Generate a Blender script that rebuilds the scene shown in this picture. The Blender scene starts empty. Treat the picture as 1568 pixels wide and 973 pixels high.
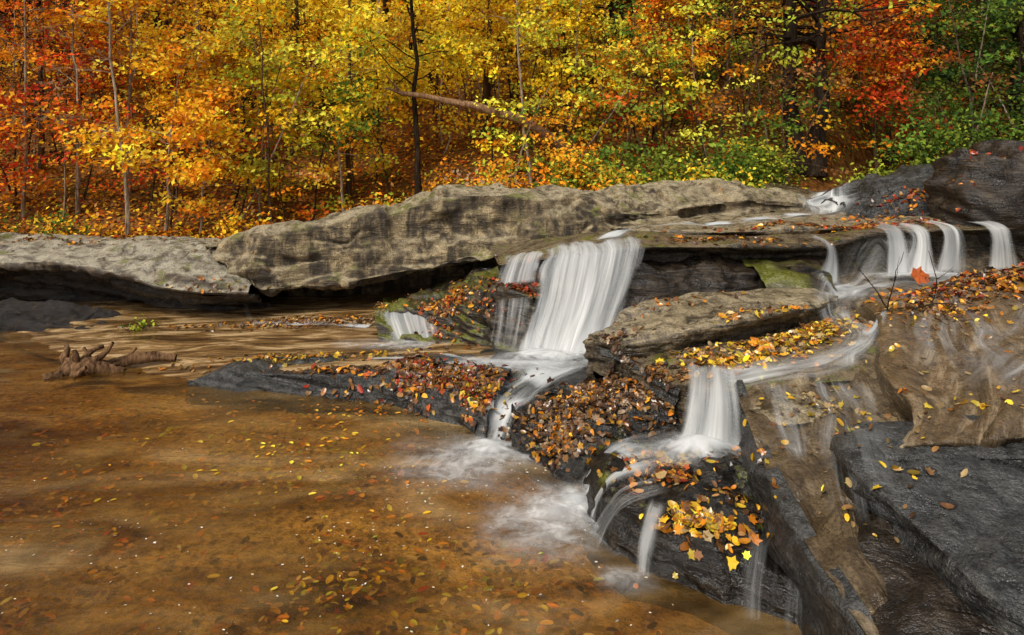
import bpy, math, numpy as np
from mathutils import Vector
from mathutils.bvhtree import BVHTree
rng=np.random.default_rng(7)
R=math.radians
sc=bpy.context.scene
# ------------------------------------------------------------------ noise
def _h(ix,iy,iz):
    h=(ix.astype(np.int64)*374761393+iy.astype(np.int64)*668265263+iz.astype(np.int64)*2246822519)&0xFFFFFFFF
    h=((h^(h>>13))*1274126177)&0xFFFFFFFF
    h=h^(h>>16)
    return h.astype(np.float64)/4294967295.0*2-1
def vn(p):
    i=np.floor(p).astype(np.int64); f=p-i; f=f*f*(3-2*f)
    r=0
    for dx in (0,1):
        wx=f[:,0] if dx else 1-f[:,0]
        for dy in (0,1):
            wy=f[:,1] if dy else 1-f[:,1]
            for dz in (0,1):
                wz=f[:,2] if dz else 1-f[:,2]
                r=r+wx*wy*wz*_h(i[:,0]+dx,i[:,1]+dy,i[:,2]+dz)
    return r
def fbm(p,o=4):
    r=0;a=1.0;s=0
    for k in range(o):
        r=r+a*vn(p*(2.03**k)+17.3*k); s+=a; a*=.5
    return r/s
def sstep(a,b,x):
    t=np.clip((x-a)/(b-a),0,1); return t*t*(3-2*t)
# ------------------------------------------------------------------ mesh
def mk(name,V,Fs,mats,cols=None,fade=None,uv=None,mi=None,smooth=True):
    V=np.asarray(V,dtype=np.float32)
    me=bpy.data.meshes.new(name)
    loops=np.concatenate([f.ravel() for f in Fs]).astype(np.int32)
    tot=np.concatenate([np.full(len(f),f.shape[1]) for f in Fs])
    st=(np.cumsum(tot)-tot).astype(np.int32)
    me.vertices.add(len(V)); me.vertices.foreach_set('co',V.ravel())
    me.loops.add(len(loops)); me.loops.foreach_set('vertex_index',loops)
    me.polygons.add(len(st)); me.polygons.foreach_set('loop_start',st)
    for m in mats: me.materials.append(m)
    if mi is not None: me.polygons.foreach_set('material_index',np.asarray(mi,dtype=np.int32))
    me.polygons.foreach_set('use_smooth',np.full(len(st),smooth))
    me.update(calc_edges=True)
    if cols is not None:
        c=np.ones((len(V),4),dtype=np.float32); c[:,:3]=cols
        me.color_attributes.new('Col','FLOAT_COLOR','POINT').data.foreach_set('color',c.ravel())
    if fade is not None:
        me.attributes.new('fade','FLOAT','POINT').data.foreach_set('value',np.asarray(fade,dtype=np.float32).ravel())
    if uv is not None:
        me.uv_layers.new(name='UVMap').data.foreach_set('uv',np.asarray(uv,dtype=np.float32)[loops].ravel())
    ob=bpy.data.objects.new(name,me); sc.collection.objects.link(ob)
    return ob
def gridfaces(nv,nu):
    i=np.arange(nv*nu).reshape(nv,nu)
    return np.stack([i[:-1,:-1],i[:-1,1:],i[1:,1:],i[1:,:-1]],-1).reshape(-1,4)
def cr(A,axis,res,lin=False,mn=2):
    A=np.moveaxis(A,axis,0); n=len(A); out=[]
    for k in range(n-1):
        p1,p2=A[k],A[k+1]; p0=A[k-1] if k else 2*p1-p2; p3=A[k+2] if k+2<n else 2*p2-p1
        m=max(mn,int(np.ceil(np.linalg.norm(p2-p1,axis=-1).max()/res)))
        for j in range(m):
            t=j/m
            c=.5*((2*p1)+(-p0+p2)*t+(2*p0-5*p1+4*p2-p3)*t*t+(-p0+3*p1-3*p2+p3)*t**3); q=p1*(1-t)+p2*t
            out.append(q*.65+c*.35 if lin else c)
    out.append(A[-1])
    return np.moveaxis(np.array(out),0,axis)
def skirt(A,axis,first,off,res):
    off=np.array(off,float); m=max(2,int(np.ceil(np.linalg.norm(off)/res)))
    e=np.take(A,[0 if first else -1],axis)
    ext=[e+off*(k/m) for k in range(1,m+1)]
    if first: return np.concatenate(ext[::-1]+[A],axis)
    return np.concatenate([A]+ext,axis)
def grid_uv(A):
    du=np.linalg.norm(np.diff(A,axis=1),axis=-1).mean(0); dv=np.linalg.norm(np.diff(A,axis=0),axis=-1).mean(1)
    u=np.concatenate([[0],np.cumsum(du)]); v=np.concatenate([[0],np.cumsum(dv)])
    U,Vv=np.meshgrid(u,v); return np.stack([U,Vv],-1)
def gnormal(A):
    a=np.gradient(A,axis=1); b=np.gradient(A,axis=0); n=np.cross(a,b)
    return n/(np.linalg.norm(n,axis=-1,keepdims=True)+1e-9)
BV=[];BF=[];BN=[0]
def reg(V,F):
    BV.append(V); BF.append(F+BN[0]); BN[0]+=len(V)
def rock(name,rows,mat,res=.04,amp=.03,st=.015,f1=1.6,sL=None,sR=None,sF=None,sB=None,lin=False,register=True,dip=(.08,-.1),sd=0,rip=0,chip=.3,bed=11):
    A=np.array(rows,float)
    A=cr(A,1,res); A=cr(A,0,res,lin)
    if sL: A=skirt(A,1,True,sL,res)
    if sR: A=skirt(A,1,False,sR,res)
    if sB: A=skirt(A,0,True,sB,res)
    if sF: A=skirt(A,0,False,sF,res)
    n=gnormal(A); s=A.shape; P=A.reshape(-1,3)
    n2=n.copy()
    for k in range(3):
        q_=np.pad(n2,((1,1),(1,1),(0,0)),mode='edge'); n2=(q_[:-2,1:-1]+q_[2:,1:-1]+q_[1:-1,:-2]+q_[1:-1,2:]+n2)/5
    N=(n2/(np.linalg.norm(n2,axis=-1,keepdims=True)+1e-9)).reshape(-1,3)
    if np.median(N[:,2])<0: N=-N
    uv=grid_uv(A).reshape(-1,2)
    w=np.stack([fbm(P*1.1+31,2),fbm(P*1.1+57,2),fbm(P*1.1+83,2)],-1)*.35
    d=amp*fbm(P*f1+sd,4)
    Pc=(P+w)*np.array([1.0,1.0,1.8])*f1*1.5+sd
    d=d-amp*.4*np.exp(-(fbm(Pc+5,3)/.05)**2)*sstep(-.2,.3,vn(P*.9+sd+70))
    d=d+amp*chip*np.tanh(6*fbm(Pc*1.3+11,3))*.6+amp*.12*fbm(P*16+sd,2)
    b=P[:,2]+dip[0]*P[:,0]+dip[1]*P[:,1]+.12*w[:,0]
    q=np.stack([P[:,0]*.5,P[:,1]*.5,b*bed],-1)+sd
    msk=.35+.65*sstep(-.3,.3,fbm(P*1.2+sd+41,2))
    d=d+st*np.tanh(5*fbm(q,2))*msk
    q2=np.stack([P[:,0]*1.0,P[:,1]*1.0,b*bed*3],-1)+sd+9
    d=d+st*.4*np.tanh(4*vn(q2))*msk
    if rip: d=d+rip*fbm(np.stack([uv[:,0]*6+w[:,0]*5,uv[:,1]*1.3,uv[:,0]*0+sd],-1),3)
    P=P+N*d[:,None]
    F=gridfaces(s[0],s[1])
    if register: reg(P,F)
    return mk(name,P,[F],[mat],uv=uv)
# ------------------------------------------------------------------ materials
class NT:
    def __init__(s,name):
        s.m=bpy.data.materials.new(name); s.m.use_nodes=True; s.t=s.m.node_tree; s.t.nodes.clear(); s.o=s.n('ShaderNodeOutputMaterial')
    def n(s,t,**k):
        x=s.t.nodes.new(t)
        for a,b in k.items():
            if a in('ins',):
                for i,v in b.items(): x.inputs[i].default_value=v
            else: setattr(x,a,b)
        return x
    def l(s,a,b): s.t.links.new(a,b)
    def pos(s,scale=(1,1,1),rot=(0,0,0),uv=False):
        c=s.n('ShaderNodeTexCoord'); m=s.n('ShaderNodeMapping'); m.inputs['Scale'].default_value=scale; m.inputs['Rotation'].default_value=rot
        s.l(c.outputs['UV' if uv else 'Object'],m.inputs[0]); return m.outputs[0]
    def noise(s,vec,scale,detail=5,rough=.55,dist=0):
        x=s.n('ShaderNodeTexNoise'); x.inputs['Scale'].default_value=scale; x.inputs['Detail'].default_value=detail
        x.inputs['Roughness'].default_value=rough; x.inputs['Distortion'].default_value=dist
        s.l(vec,x.inputs['Vector']); return x.outputs[0]
    def ramp(s,f,pts):
        x=s.n('ShaderNodeValToRGB'); e=x.color_ramp.elements
        while len(e)<len(pts): e.new(.5)
        for i,(p,c) in enumerate(pts):
            e[i].position=p; e[i].color=(c[0],c[1],c[2],1) if isinstance(c,tuple) else (c,c,c,1)
        s.l(f,x.inputs[0]); return x.outputs[0]
    def mix(s,f,a,b,mode='MIX'):
        x=s.n('ShaderNodeMix',data_type='RGBA',blend_type=mode)
        for sock,v in((x.inputs[0],f),(x.inputs[6],a),(x.inputs[7],b)):
            if isinstance(v,(int,float)): sock.default_value=v
            elif isinstance(v,tuple): sock.default_value=v+(1,)
            else: s.l(v,sock)
        return x.outputs[2]
    def math(s,op,a,b=0,clamp=False):
        x=s.n('ShaderNodeMath',operation=op,use_clamp=clamp)
        for i,v in enumerate((a,b)):
            if isinstance(v,(int,float)): x.inputs[i].default_value=v
            else: s.l(v,x.inputs[i])
        return x.outputs[0]
    def bump(s,h,strength,dist,norm=None):
        b=s.n('ShaderNodeBump'); b.inputs['Strength'].default_value=strength; b.inputs['Distance'].default_value=dist
        s.l(h,b.inputs['Height'])
        if norm is not None: s.l(norm,b.inputs['Normal'])
        return b.outputs[0]
def up(n):
    g=n.n('ShaderNodeNewGeometry'); x=n.n('ShaderNodeSeparateXYZ'); n.l(g.outputs['Normal'],x.inputs[0]); return x.outputs[2]
def rockmat(name,dark,mid,light,rough=(.45,.8),topcol=None,moss=0,streak=False,stc=(.5,.5,.48),bump=.8,stain=0,bd=.03,sr=(0,.09,0),sw=.4,ms=5.5,fb=.12):
    n=NT(name); p=n.pos()
    big=n.noise(p,1.1,3,.6,.4); med=n.noise(p,ms,6,.74,.5); fine=n.noise(p,70,2,.7)
    strata=n.noise(n.pos((1.8,1.8,13),sr),1.5,4,.65,1.6)
    h0=n.math('ADD',n.math('MULTIPLY',med,1-sw),n.math('MULTIPLY',strata,sw))
    col=n.ramp(h0,[(.41,dark),(.5,mid),(.60,light)])
    col=n.mix(n.ramp(big,[(.42,0.0),(.6,.6)]),col,n.mix(.45,dark,mid))
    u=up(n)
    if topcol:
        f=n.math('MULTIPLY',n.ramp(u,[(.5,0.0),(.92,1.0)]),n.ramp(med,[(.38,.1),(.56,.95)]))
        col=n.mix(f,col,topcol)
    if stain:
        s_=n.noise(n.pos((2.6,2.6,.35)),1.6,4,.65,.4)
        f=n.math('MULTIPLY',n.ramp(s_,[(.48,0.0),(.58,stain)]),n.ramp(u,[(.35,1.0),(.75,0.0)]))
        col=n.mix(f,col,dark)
    col=n.mix(n.ramp(fine,[(.36,.6),(.56,0.0)]),col,n.mix(.6,dark,(0,0,0)))
    if moss:
        f=n.math('MULTIPLY',n.ramp(big if moss>1 else n.noise(p,3.0,4,.7),[(.58-.12*moss,0.0),(.68-.12*moss,1.0)]),n.ramp(u,[(.2,0.0),(.6,1.0)]))
        f=n.math('MULTIPLY',f,n.ramp(fine,[(.35,.3),(.55,1.0)]))
        col=n.mix(f,col,n.mix(fine,(.03,.04,.006),(.20,.20,.02)))
    ro=n.ramp(med,[(.38,rough[0]),(.62,rough[1])])
    h=n.math('ADD',n.math('MULTIPLY',strata,.9),n.math('ADD',n.math('MULTIPLY',med,.9),n.math('MULTIPLY',fine,fb)))
    if streak:
        s=n.noise(n.pos((5,1.0,1),uv=True),1.0,5,.62,1.6)
        h=n.math('ADD',n.math('MULTIPLY',h,.5),n.math('MULTIPLY',s,2.0))
        col=n.mix(n.ramp(s,[(.40,.6),(.54,0.0)]),col,n.mix(.5,dark,mid))
        col=n.mix(n.ramp(s,[(.53,0.0),(.68,.6)]),col,stc)  # pale streaks: reflected sheen of the wet slab painted into the base colour
    b=n.bump(h,bump,bd)
    bs=n.n('ShaderNodeBsdfPrincipled'); n.l(col,bs.inputs['Base Color']); n.l(ro,bs.inputs['Roughness']); n.l(b,bs.inputs['Normal'])
    n.l(bs.outputs[0],n.o.inputs[0]); return n.m
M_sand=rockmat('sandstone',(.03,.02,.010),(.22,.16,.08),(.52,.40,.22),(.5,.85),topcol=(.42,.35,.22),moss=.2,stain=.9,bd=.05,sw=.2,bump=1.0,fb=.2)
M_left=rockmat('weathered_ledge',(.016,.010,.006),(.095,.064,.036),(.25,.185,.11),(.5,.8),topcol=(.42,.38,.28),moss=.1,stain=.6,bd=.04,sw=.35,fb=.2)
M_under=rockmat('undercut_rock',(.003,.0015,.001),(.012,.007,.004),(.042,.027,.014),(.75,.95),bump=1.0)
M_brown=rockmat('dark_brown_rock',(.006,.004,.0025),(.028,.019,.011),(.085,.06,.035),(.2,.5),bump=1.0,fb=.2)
M_dark=rockmat('dark_wet_rock',(.003,.0025,.002),(.013,.011,.008),(.06,.047,.032),(.07,.26),moss=.15,bump=1.0,ms=8,fb=.2)
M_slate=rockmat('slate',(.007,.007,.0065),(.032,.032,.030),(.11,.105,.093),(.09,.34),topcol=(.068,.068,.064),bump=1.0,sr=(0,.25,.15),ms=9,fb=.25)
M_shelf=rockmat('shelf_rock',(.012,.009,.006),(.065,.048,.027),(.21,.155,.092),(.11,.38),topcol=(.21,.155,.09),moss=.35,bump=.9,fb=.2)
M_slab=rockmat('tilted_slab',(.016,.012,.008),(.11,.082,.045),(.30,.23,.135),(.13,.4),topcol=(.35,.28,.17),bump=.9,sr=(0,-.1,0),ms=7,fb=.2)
M_flow=rockmat('wet_flow_rock',(.014,.009,.005),(.085,.057,.029),(.24,.175,.10),(.05,.2),topcol=(.17,.12,.066),streak=True,stc=(.42,.34,.23),bump=1.0,ms=7)
M_flow2=rockmat('wet_sand_slab',(.03,.02,.011),(.125,.083,.041),(.25,.175,.095),(.06,.22),topcol=(.20,.133,.068),streak=True,stc=(.42,.32,.20),bump=.9,ms=7)
M_mossr=rockmat('mossy_rock',(.006,.005,.004),(.03,.022,.013),(.10,.07,.038),(.2,.5),moss=1.15,bump=.9)
def watermat(name,sx,sy,lo,hi,amin,amax,det=3,dist=.25):
    n=NT(name)
    a=n.noise(n.pos((sx,sy,1),uv=True),1.0,det,.65,dist); b=n.noise(n.pos((sx*4.3,sy*1.2,1),uv=True),1.0,1,.6)
    s=n.math('ADD',n.math('MULTIPLY',a,.8),n.math('MULTIPLY',b,.2))
    al=n.ramp(s,[(lo,amin),(hi,amax)])
    at=n.n('ShaderNodeAttribute',attribute_name='fade')
    f=n.math('MULTIPLY',al,at.outputs['Fac'],True)
    f=n.math('MAXIMUM',f,n.math('SUBTRACT',at.outputs['Fac'],1.0,True))
    cc=n.ramp(s,[(lo,(.62,.65,.66)),(hi,(.88,.88,.86))])
    bs=n.n('ShaderNodeBsdfDiffuse'); n.l(cc,bs.inputs[0])
    tl=n.n('ShaderNodeBsdfTranslucent'); n.l(cc,tl.inputs[0])
    m0=n.n('ShaderNodeMixShader'); m0.inputs[0].default_value=.35; n.l(bs.outputs[0],m0.inputs[1]); n.l(tl.outputs[0],m0.inputs[2])
    tr=n.n('ShaderNodeBsdfTransparent'); m=n.n('ShaderNodeMixShader')
    n.l(f,m.inputs[0]); n.l(tr.outputs[0],m.inputs[1]); n.l(m0.outputs[0],m.inputs[2]); n.l(m.outputs[0],n.o.inputs[0])
    return n.m
W_fall=watermat('silky_fall',8,.35,.36,.70,.05,.78,det=4,dist=.35)
W_thin=watermat('thin_veil',12,.6,.43,.74,0.0,.6,dist=.6)
W_flow=watermat('silky_flow',8,.9,.36,.72,.02,.78,dist=.7)
W_foam=watermat('foam',3.0,3.0,.30,.74,.0,.75,det=5,dist=.6)
def leafmat(name,tr=.4,rough=.5,glossy=False):
    n=NT(name); at=n.n('ShaderNodeAttribute',attribute_name='Col')
    if glossy: bs=n.n('ShaderNodeBsdfPrincipled',ins={'Roughness':rough}); n.l(at.outputs['Color'],bs.inputs['Base Color'])
    else: bs=n.n('ShaderNodeBsdfDiffuse'); n.l(at.outputs['Color'],bs.inputs[0])
    t=n.n('ShaderNodeBsdfTranslucent'); n.l(at.outputs['Color'],t.inputs[0])
    m=n.n('ShaderNodeMixShader'); m.inputs[0].default_value=tr; n.l(bs.outputs[0],m.inputs[1]); n.l(t.outputs[0],m.inputs[2]); n.l(m.outputs[0],n.o.inputs[0]); return n.m
L_tree=leafmat('foliage',.35); L_wet=leafmat('fallen_leaf',.1,.28,True)
n=NT('far_foliage'); at_=n.n('ShaderNodeAttribute',attribute_name='Col'); bs=n.n('ShaderNodeBsdfDiffuse'); n.l(at_.outputs['Color'],bs.inputs[0]); n.l(bs.outputs[0],n.o.inputs[0]); L_far=n.m
def barkmat(name,a,b):
    n=NT(name); p=n.pos((6,6,1.2)); f=n.noise(p,4,4,.7,.3)
    bs=n.n('ShaderNodeBsdfDiffuse'); n.l(n.ramp(f,[(.35,a),(.65,b)]),bs.inputs[0]); n.l(n.bump(f,.8,.03),bs.inputs['Normal']); n.l(bs.outputs[0],n.o.inputs[0]); return n.m
B_dark=barkmat('dark_bark',(.010,.007,.005),(.05,.035,.024)); B_pale=barkmat('pale_bark',(.12,.085,.055),(.44,.35,.25)); B_mid=barkmat('brown_bark',(.03,.018,.01),(.13,.08,.045)); B_log=barkmat('log_bark',(.12,.06,.03),(.36,.22,.12)); B_drift=barkmat('driftwood',(.03,.016,.009),(.22,.125,.065))
# ground
n=NT('leaf_litter_soil'); p=n.pos()
c=n.ramp(n.noise(p,9,6,.75),[(.3,(.03,.016,.008)),(.46,(.13,.055,.018)),(.56,(.27,.11,.025)),(.7,(.4,.2,.04))])
c=n.mix(n.ramp(n.noise(p,1.1,3),[(.5,0.0),(.66,.45)]),c,(.06,.075,.02))
bs=n.n('ShaderNodeBsdfDiffuse'); n.l(n.bump(n.noise(p,14,4,.7),.8,.06),bs.inputs['Normal'])
g=n.n('ShaderNodeNewGeometry'); x=n.n('ShaderNodeSeparateXYZ'); n.l(g.outputs['Position'],x.inputs[0])
bedf=n.ramp(n.math('ADD',x.outputs[2],.5),[(.5,1.0),(.62,0.0)])
bedc=n.ramp(n.noise(n.pos((.5,1.0,1)),1.1,5,.6,.5),[(.37,(.10,.046,.012)),(.48,(.40,.22,.06)),(.58,(.66,.43,.16))])
bedc=n.mix(n.ramp(n.noise(p,22,5,.75),[(.38,.7),(.56,0.0)]),bedc,(.06,.028,.009))
n.l(n.mix(bedf,c,bedc),bs.inputs[0]); n.l(bs.outputs[0],n.o.inputs[0]); M_ground=n.m
# pool water: colour painted darker toward the near left, as lens vignetting plus dark leaves
n=NT('pool_water')
f1=n.noise(n.pos((.9,2.2,1),(0,0,.35)),1.3,3,.55,1.2); f2=n.noise(n.pos((1.6,6,1),(0,0,.25)),3.0,4,.6,1.4)
h=n.math('ADD',f1,n.math('MULTIPLY',f2,.45))
nb=n.bump(h,.55,.05)
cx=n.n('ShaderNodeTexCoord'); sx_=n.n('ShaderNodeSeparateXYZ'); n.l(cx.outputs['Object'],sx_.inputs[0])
dim_pos=n.math('ADD',n.math('ADD',n.math('MULTIPLY',sx_.outputs[0],.11),n.math('MULTIPLY',sx_.outputs[1],.10)),n.math('MULTIPLY',f1,.3))
corner_dim=n.ramp(n.math('ADD',dim_pos,.12),[(.10,(.50,.44,.38)),(.5,(1,1,1))])
gl=n.n('ShaderNodeBsdfGlossy',ins={'Roughness':.12}); gl.inputs[0].default_value=(.97,.95,.92,1); n.l(nb,gl.inputs['Normal'])
tr=n.n('ShaderNodeBsdfTransparent'); n.l(n.mix(1.0,corner_dim,(.96,.80,.50),'MULTIPLY'),tr.inputs[0])
df=n.n('ShaderNodeBsdfDiffuse'); n.l(n.mix(1.0,corner_dim,n.ramp(n.noise(n.pos((.4,.8,1),(0,0,.4)),1.0,5,.55,1.2),[(.38,(.09,.045,.010)),(.5,(.30,.17,.045)),(.62,(.58,.39,.17))]),'MULTIPLY'),df.inputs[0])
ma=n.n('ShaderNodeMixShader'); n.l(n.ramp(f1,[(.35,.08),(.7,.5)]),ma.inputs[0]); n.l(tr.outputs[0],ma.inputs[1]); n.l(df.outputs[0],ma.inputs[2])
fr=n.n('ShaderNodeFresnel',ins={'IOR':1.4}); n.l(nb,fr.inputs['Normal'])
mb=n.n('ShaderNodeMixShader'); n.l(fr.outputs[0],mb.inputs[0]); n.l(ma.outputs[0],mb.inputs[1]); n.l(gl.outputs[0],mb.inputs[2]); n.l(mb.outputs[0],n.o.inputs[0]); M_pool=n.m
n=NT('shallow_stream')
f1=n.noise(n.pos((1.0,4.5,1),(0,0,.12)),1.5,5,.6,1.0); f2=n.noise(n.pos((3,12,1),(0,0,.1)),2.0,3,.6,.6)
c=n.ramp(f1,[(.36,(.05,.025,.008)),(.5,(.19,.105,.035)),(.62,(.44,.30,.15))])
bs=n.n('ShaderNodeBsdfPrincipled',ins={'Roughness':.12}); n.l(c,bs.inputs['Base Color']); n.l(n.bump(n.math('ADD',f1,n.math('MULTIPLY',f2,.5)),.7,.05),bs.inputs['Normal']); n.l(bs.outputs[0],n.o.inputs[0]); M_shallow=n.m

# ------------------------------------------------------------------ ground (one sheet)
def chan(y): return np.interp(y,[8,9.5,11,13,16,20],[4.2,4.6,5.4,7.0,10,14])
def ground(x,y):
    x=np.asarray(x,float); y=np.asarray(y,float)
    base=np.interp(x,[-14,-8,-4.2,-3,-2,-1,0,2,4,7,10,16],[.75,.72,.72,.88,1.05,1.3,1.45,1.5,1.5,1.75,2.3,3.2])
    rise=np.where(y>11.5,(y-11.5)*.36,0)+ .04*np.clip(y-11.5,0,3)**2*.5
    P=np.stack([x*.35,y*.35,x*0],-1).reshape(-1,3)
    nz=fbm(P,4).reshape(x.shape)
    hill=base+rise+nz*(.12+.05*np.clip(y-11,0,20))
    ch=np.exp(-((x-chan(y))/.75)**2)*sstep(20,14,y)
    hill=hill-ch*np.clip(hill-(1.12+.08*np.clip(y-9,0,9)),0,9)
    bed=-.13+.05*nz+.03*fbm(P*5,3).reshape(x.shape)
    t=sstep(9.7,10.35,y)
    z=bed*(1-t)+hill*t
    side=sstep(11,15,-x)*1.2+sstep(6.3,8.2,x)*1.4*sstep(-2,4,y)
    z=np.where(y<10.35,np.maximum(z,bed+side),z)
    z=z+sstep(-3,-7,y)*1.0
    return z
xs=np.concatenate([np.linspace(-120,-16,30)[:-1],np.linspace(-16,16,260),np.linspace(16,120,30)[1:]])
ys=np.concatenate([np.linspace(-40,0,14)[:-1],np.linspace(0,16,170),np.linspace(16,30,50)[1:],np.linspace(30,140,40)[1:]])
X,Y=np.meshgrid(xs,ys); Z=ground(X,Y)
GV=np.stack([X,Y,Z],-1).reshape(-1,3); GF=gridfaces(len(ys),len(xs))
mk('ground',GV,[GF],[M_ground]); reg(GV,GF)
xs=np.linspace(-14,2.2,80); ys=np.linspace(-3,9.6,80); X,Y=np.meshgrid(xs,ys)
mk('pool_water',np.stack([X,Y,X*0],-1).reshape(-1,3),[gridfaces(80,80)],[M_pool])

# ------------------------------------------------------------------ rocks (world metres)
T=[(-4.08,8.6,.925),(-3.43,8.55,1.12),(-2.68,8.6,1.21),(-1.99,8.65,1.34),(-1.21,8.7,1.55),(-.40,8.8,1.71),(.61,8.9,1.67),(1.64,9.3,1.684),(2.5,9.4,1.746),(3.51,9.6,1.674),(4.42,9.8,1.5)]
Mi=[(-3.84,8.45,.92),(-3.17,8.15,1.07),(-2.52,8.25,1.14),(-1.9,8.35,1.27),(-1.14,8.45,1.47),(-.376,8.5,1.60),(.56,8.55,1.52),(1.5,8.5,1.36),(2.31,8.7,1.41),(3.33,9.1,1.5),(4.26,9.45,1.42)]
Md=[(-3.84,8.35,.88),(-3.14,7.98,.80),(-2.47,8.22,.86),(-1.86,8.32,.95),(-1.1,8.38,1.12),(-.36,8.5,1.22),(.5,8.28,1.25),(1.5,8.52,1.22),(2.3,8.75,1.3),(3.3,9.1,1.4),(4.25,9.45,1.36)]
Lp=[(-3.85,8.3,.86),(-3.11,7.85,.475),(-2.43,7.98,.48),(-1.81,8.08,.558),(-1.10,8.12,.688),(-.36,8.15,.786),(.54,8.2,.934),(1.46,8.3,1.07),(2.26,8.5,1.19),(3.26,8.9,1.24),(4.19,9.3,1.28)]
T=np.array(T);Mi=np.array(Mi);Lp=np.array(Lp);Md=np.array(Md)
o=lambda a,y,z:a+np.array([0,y,z])
rock('sandstone_ledge',[o(T,2.2,-.5),o(T,1.0,-.1),T,Mi,Md,Lp,o(Lp,.25,-.05),o(Lp,1.2,-.1),o(Lp,1.3,-.9)],M_sand,res=.028,amp=.13,st=.035,lin=True,f1=1.1,chip=.6,bed=6,dip=(-.12,-.1))
bt=np.array([(-10.5,9.7,.82),(-8.97,9.6,.82),(-7.37,9.4,.844),(-6.48,9.2,.86),(-5.44,9.0,.866),(-4.61,8.8,.856),(-3.94,8.5,.82),(-3.17,7.95,.52)])
bl=np.array([(-9.5,8.7,.69),(-8.03,8.6,.69),(-6.59,8.4,.74),(-5.77,8.2,.77),(-4.99,8.0,.69),(-4.32,7.8,.58),(-3.73,7.7,.506),(-3.13,7.75,.466)])
rock('weathered_ledge',[o(bt,2.0,-.2),o(bt,.9,0),bt,bl,o(bl,.04,-.09),o(bl,.4,-.13)],M_left,res=.03,amp=.07,st=.045,lin=True,bed=9,chip=.5)
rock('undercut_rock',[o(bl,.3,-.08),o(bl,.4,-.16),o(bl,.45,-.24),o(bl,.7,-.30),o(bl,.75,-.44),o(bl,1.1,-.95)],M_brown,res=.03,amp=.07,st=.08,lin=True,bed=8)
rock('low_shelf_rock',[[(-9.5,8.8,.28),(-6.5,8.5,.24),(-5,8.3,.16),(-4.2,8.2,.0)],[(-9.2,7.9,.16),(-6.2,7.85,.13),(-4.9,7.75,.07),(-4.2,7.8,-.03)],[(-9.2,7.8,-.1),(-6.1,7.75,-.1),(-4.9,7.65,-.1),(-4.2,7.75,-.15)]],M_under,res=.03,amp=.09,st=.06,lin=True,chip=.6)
lip=np.array([(-.15,7.0,.93),(.337,6.6,1.056),(.74,6.4,1.149),(1.286,6.4,1.2),(2.05,6.5,1.19),(3.17,6.8,1.16),(3.89,7.0,1.26),(4.795,7.2,1.28),(5.44,7.2,1.30),(7.0,7.2,1.35)])
bk=np.array([(-.3,8.5,.95),(.56,8.7,1.10),(1.2,8.9,1.15),(1.8,9.0,1.17),(2.6,9.2,1.2),(3.4,9.5,1.25),(4.3,9.6,1.3),(4.9,9.5,1.33),(5.6,9.4,1.36),(7.2,9.4,1.4)])
und=lip.copy(); und[:,1]+=.22; und[:,2]-=.12
und2=lip.copy(); und2[:,1]+=.1; und2[:,2]=[.3,.2,.2,.3,.5,.6,.6,.6,.6,.6]
rock('upper_shelf_rock',[o(bk,1.4,.02),bk,lip,o(lip,.0,-.05),und,und2],M_shelf,res=.035,amp=.04,st=.02,lin=True)
rock('thin_slab_rock',[[(1.2,8.9,1.2),(2.5,9.0,1.25),(4,8.9,1.32),(5.6,8.6,1.36)],[(1.35,7.5,1.2),(2.33,7.3,1.245),(3.6,7.4,1.26),(5.4,7.7,1.34)],[(1.35,7.55,1.1),(2.33,7.4,1.15),(3.6,7.5,1.18),(5.4,7.8,1.2)]],M_slab,res=.03,amp=.05,st=.02,lin=True)
rock('dark_step_rock',[[(1.1,6.6,1.05),(2.0,6.7,1.05),(2.9,6.9,1.0),(3.4,6.95,1.0)],[(1.1,6.25,1.0),(2.0,6.3,1.0),(2.8,6.55,.92),(3.3,6.7,.9)],[(1.0,6.05,.45),(2.0,6.15,.5),(2.8,6.4,.6),(3.3,6.6,.6)]],M_brown,res=.03,amp=.12,st=.05,lin=True,bed=7)
rock('mossy_rock',[[(2.35,6.7,.98),(2.8,6.75,.98),(3.2,6.8,.95)],[(2.4,6.2,.86),(2.75,6.15,.88),(3.1,6.3,.85)],[(2.4,6.05,.6),(2.75,6.0,.6),(3.15,6.1,.6)]],M_mossr,res=.03,amp=.12,st=.03)
rock('upper_stream_bed_rock',[[(6.5,16,2.0),(8,16,1.95),(10,16,2.1)],[(5.4,13,1.75),(7.0,13,1.55),(8.2,13,1.8)],[(4.2,11,1.6),(5.3,11,1.42),(6.5,11,1.6)],[(3.7,9.6,1.38),(4.6,9.5,1.32),(5.6,9.5,1.45)],[(3.2,8.6,1.22),(4.1,8.5,1.22),(5.0,8.4,1.3)]],M_shelf,amp=.06,st=.02)
rock('bank_slab_rock',[[(4.6,10.4,1.4),(6.2,10.6,1.9),(7.6,10.6,2.1)],[(4.5,8.9,1.44),(5.67,9.2,1.80),(6.7,9.4,1.98)],[(4.3,8.4,1.36),(5.2,8.4,1.55),(6.2,8.4,1.65)],[(4.2,8.2,1.2),(5.1,8.0,1.2),(6.1,7.9,1.2)]],M_slate,res=.035,amp=.12,st=.08,lin=True,dip=(-.3,.1),bed=7,chip=.5)
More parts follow.
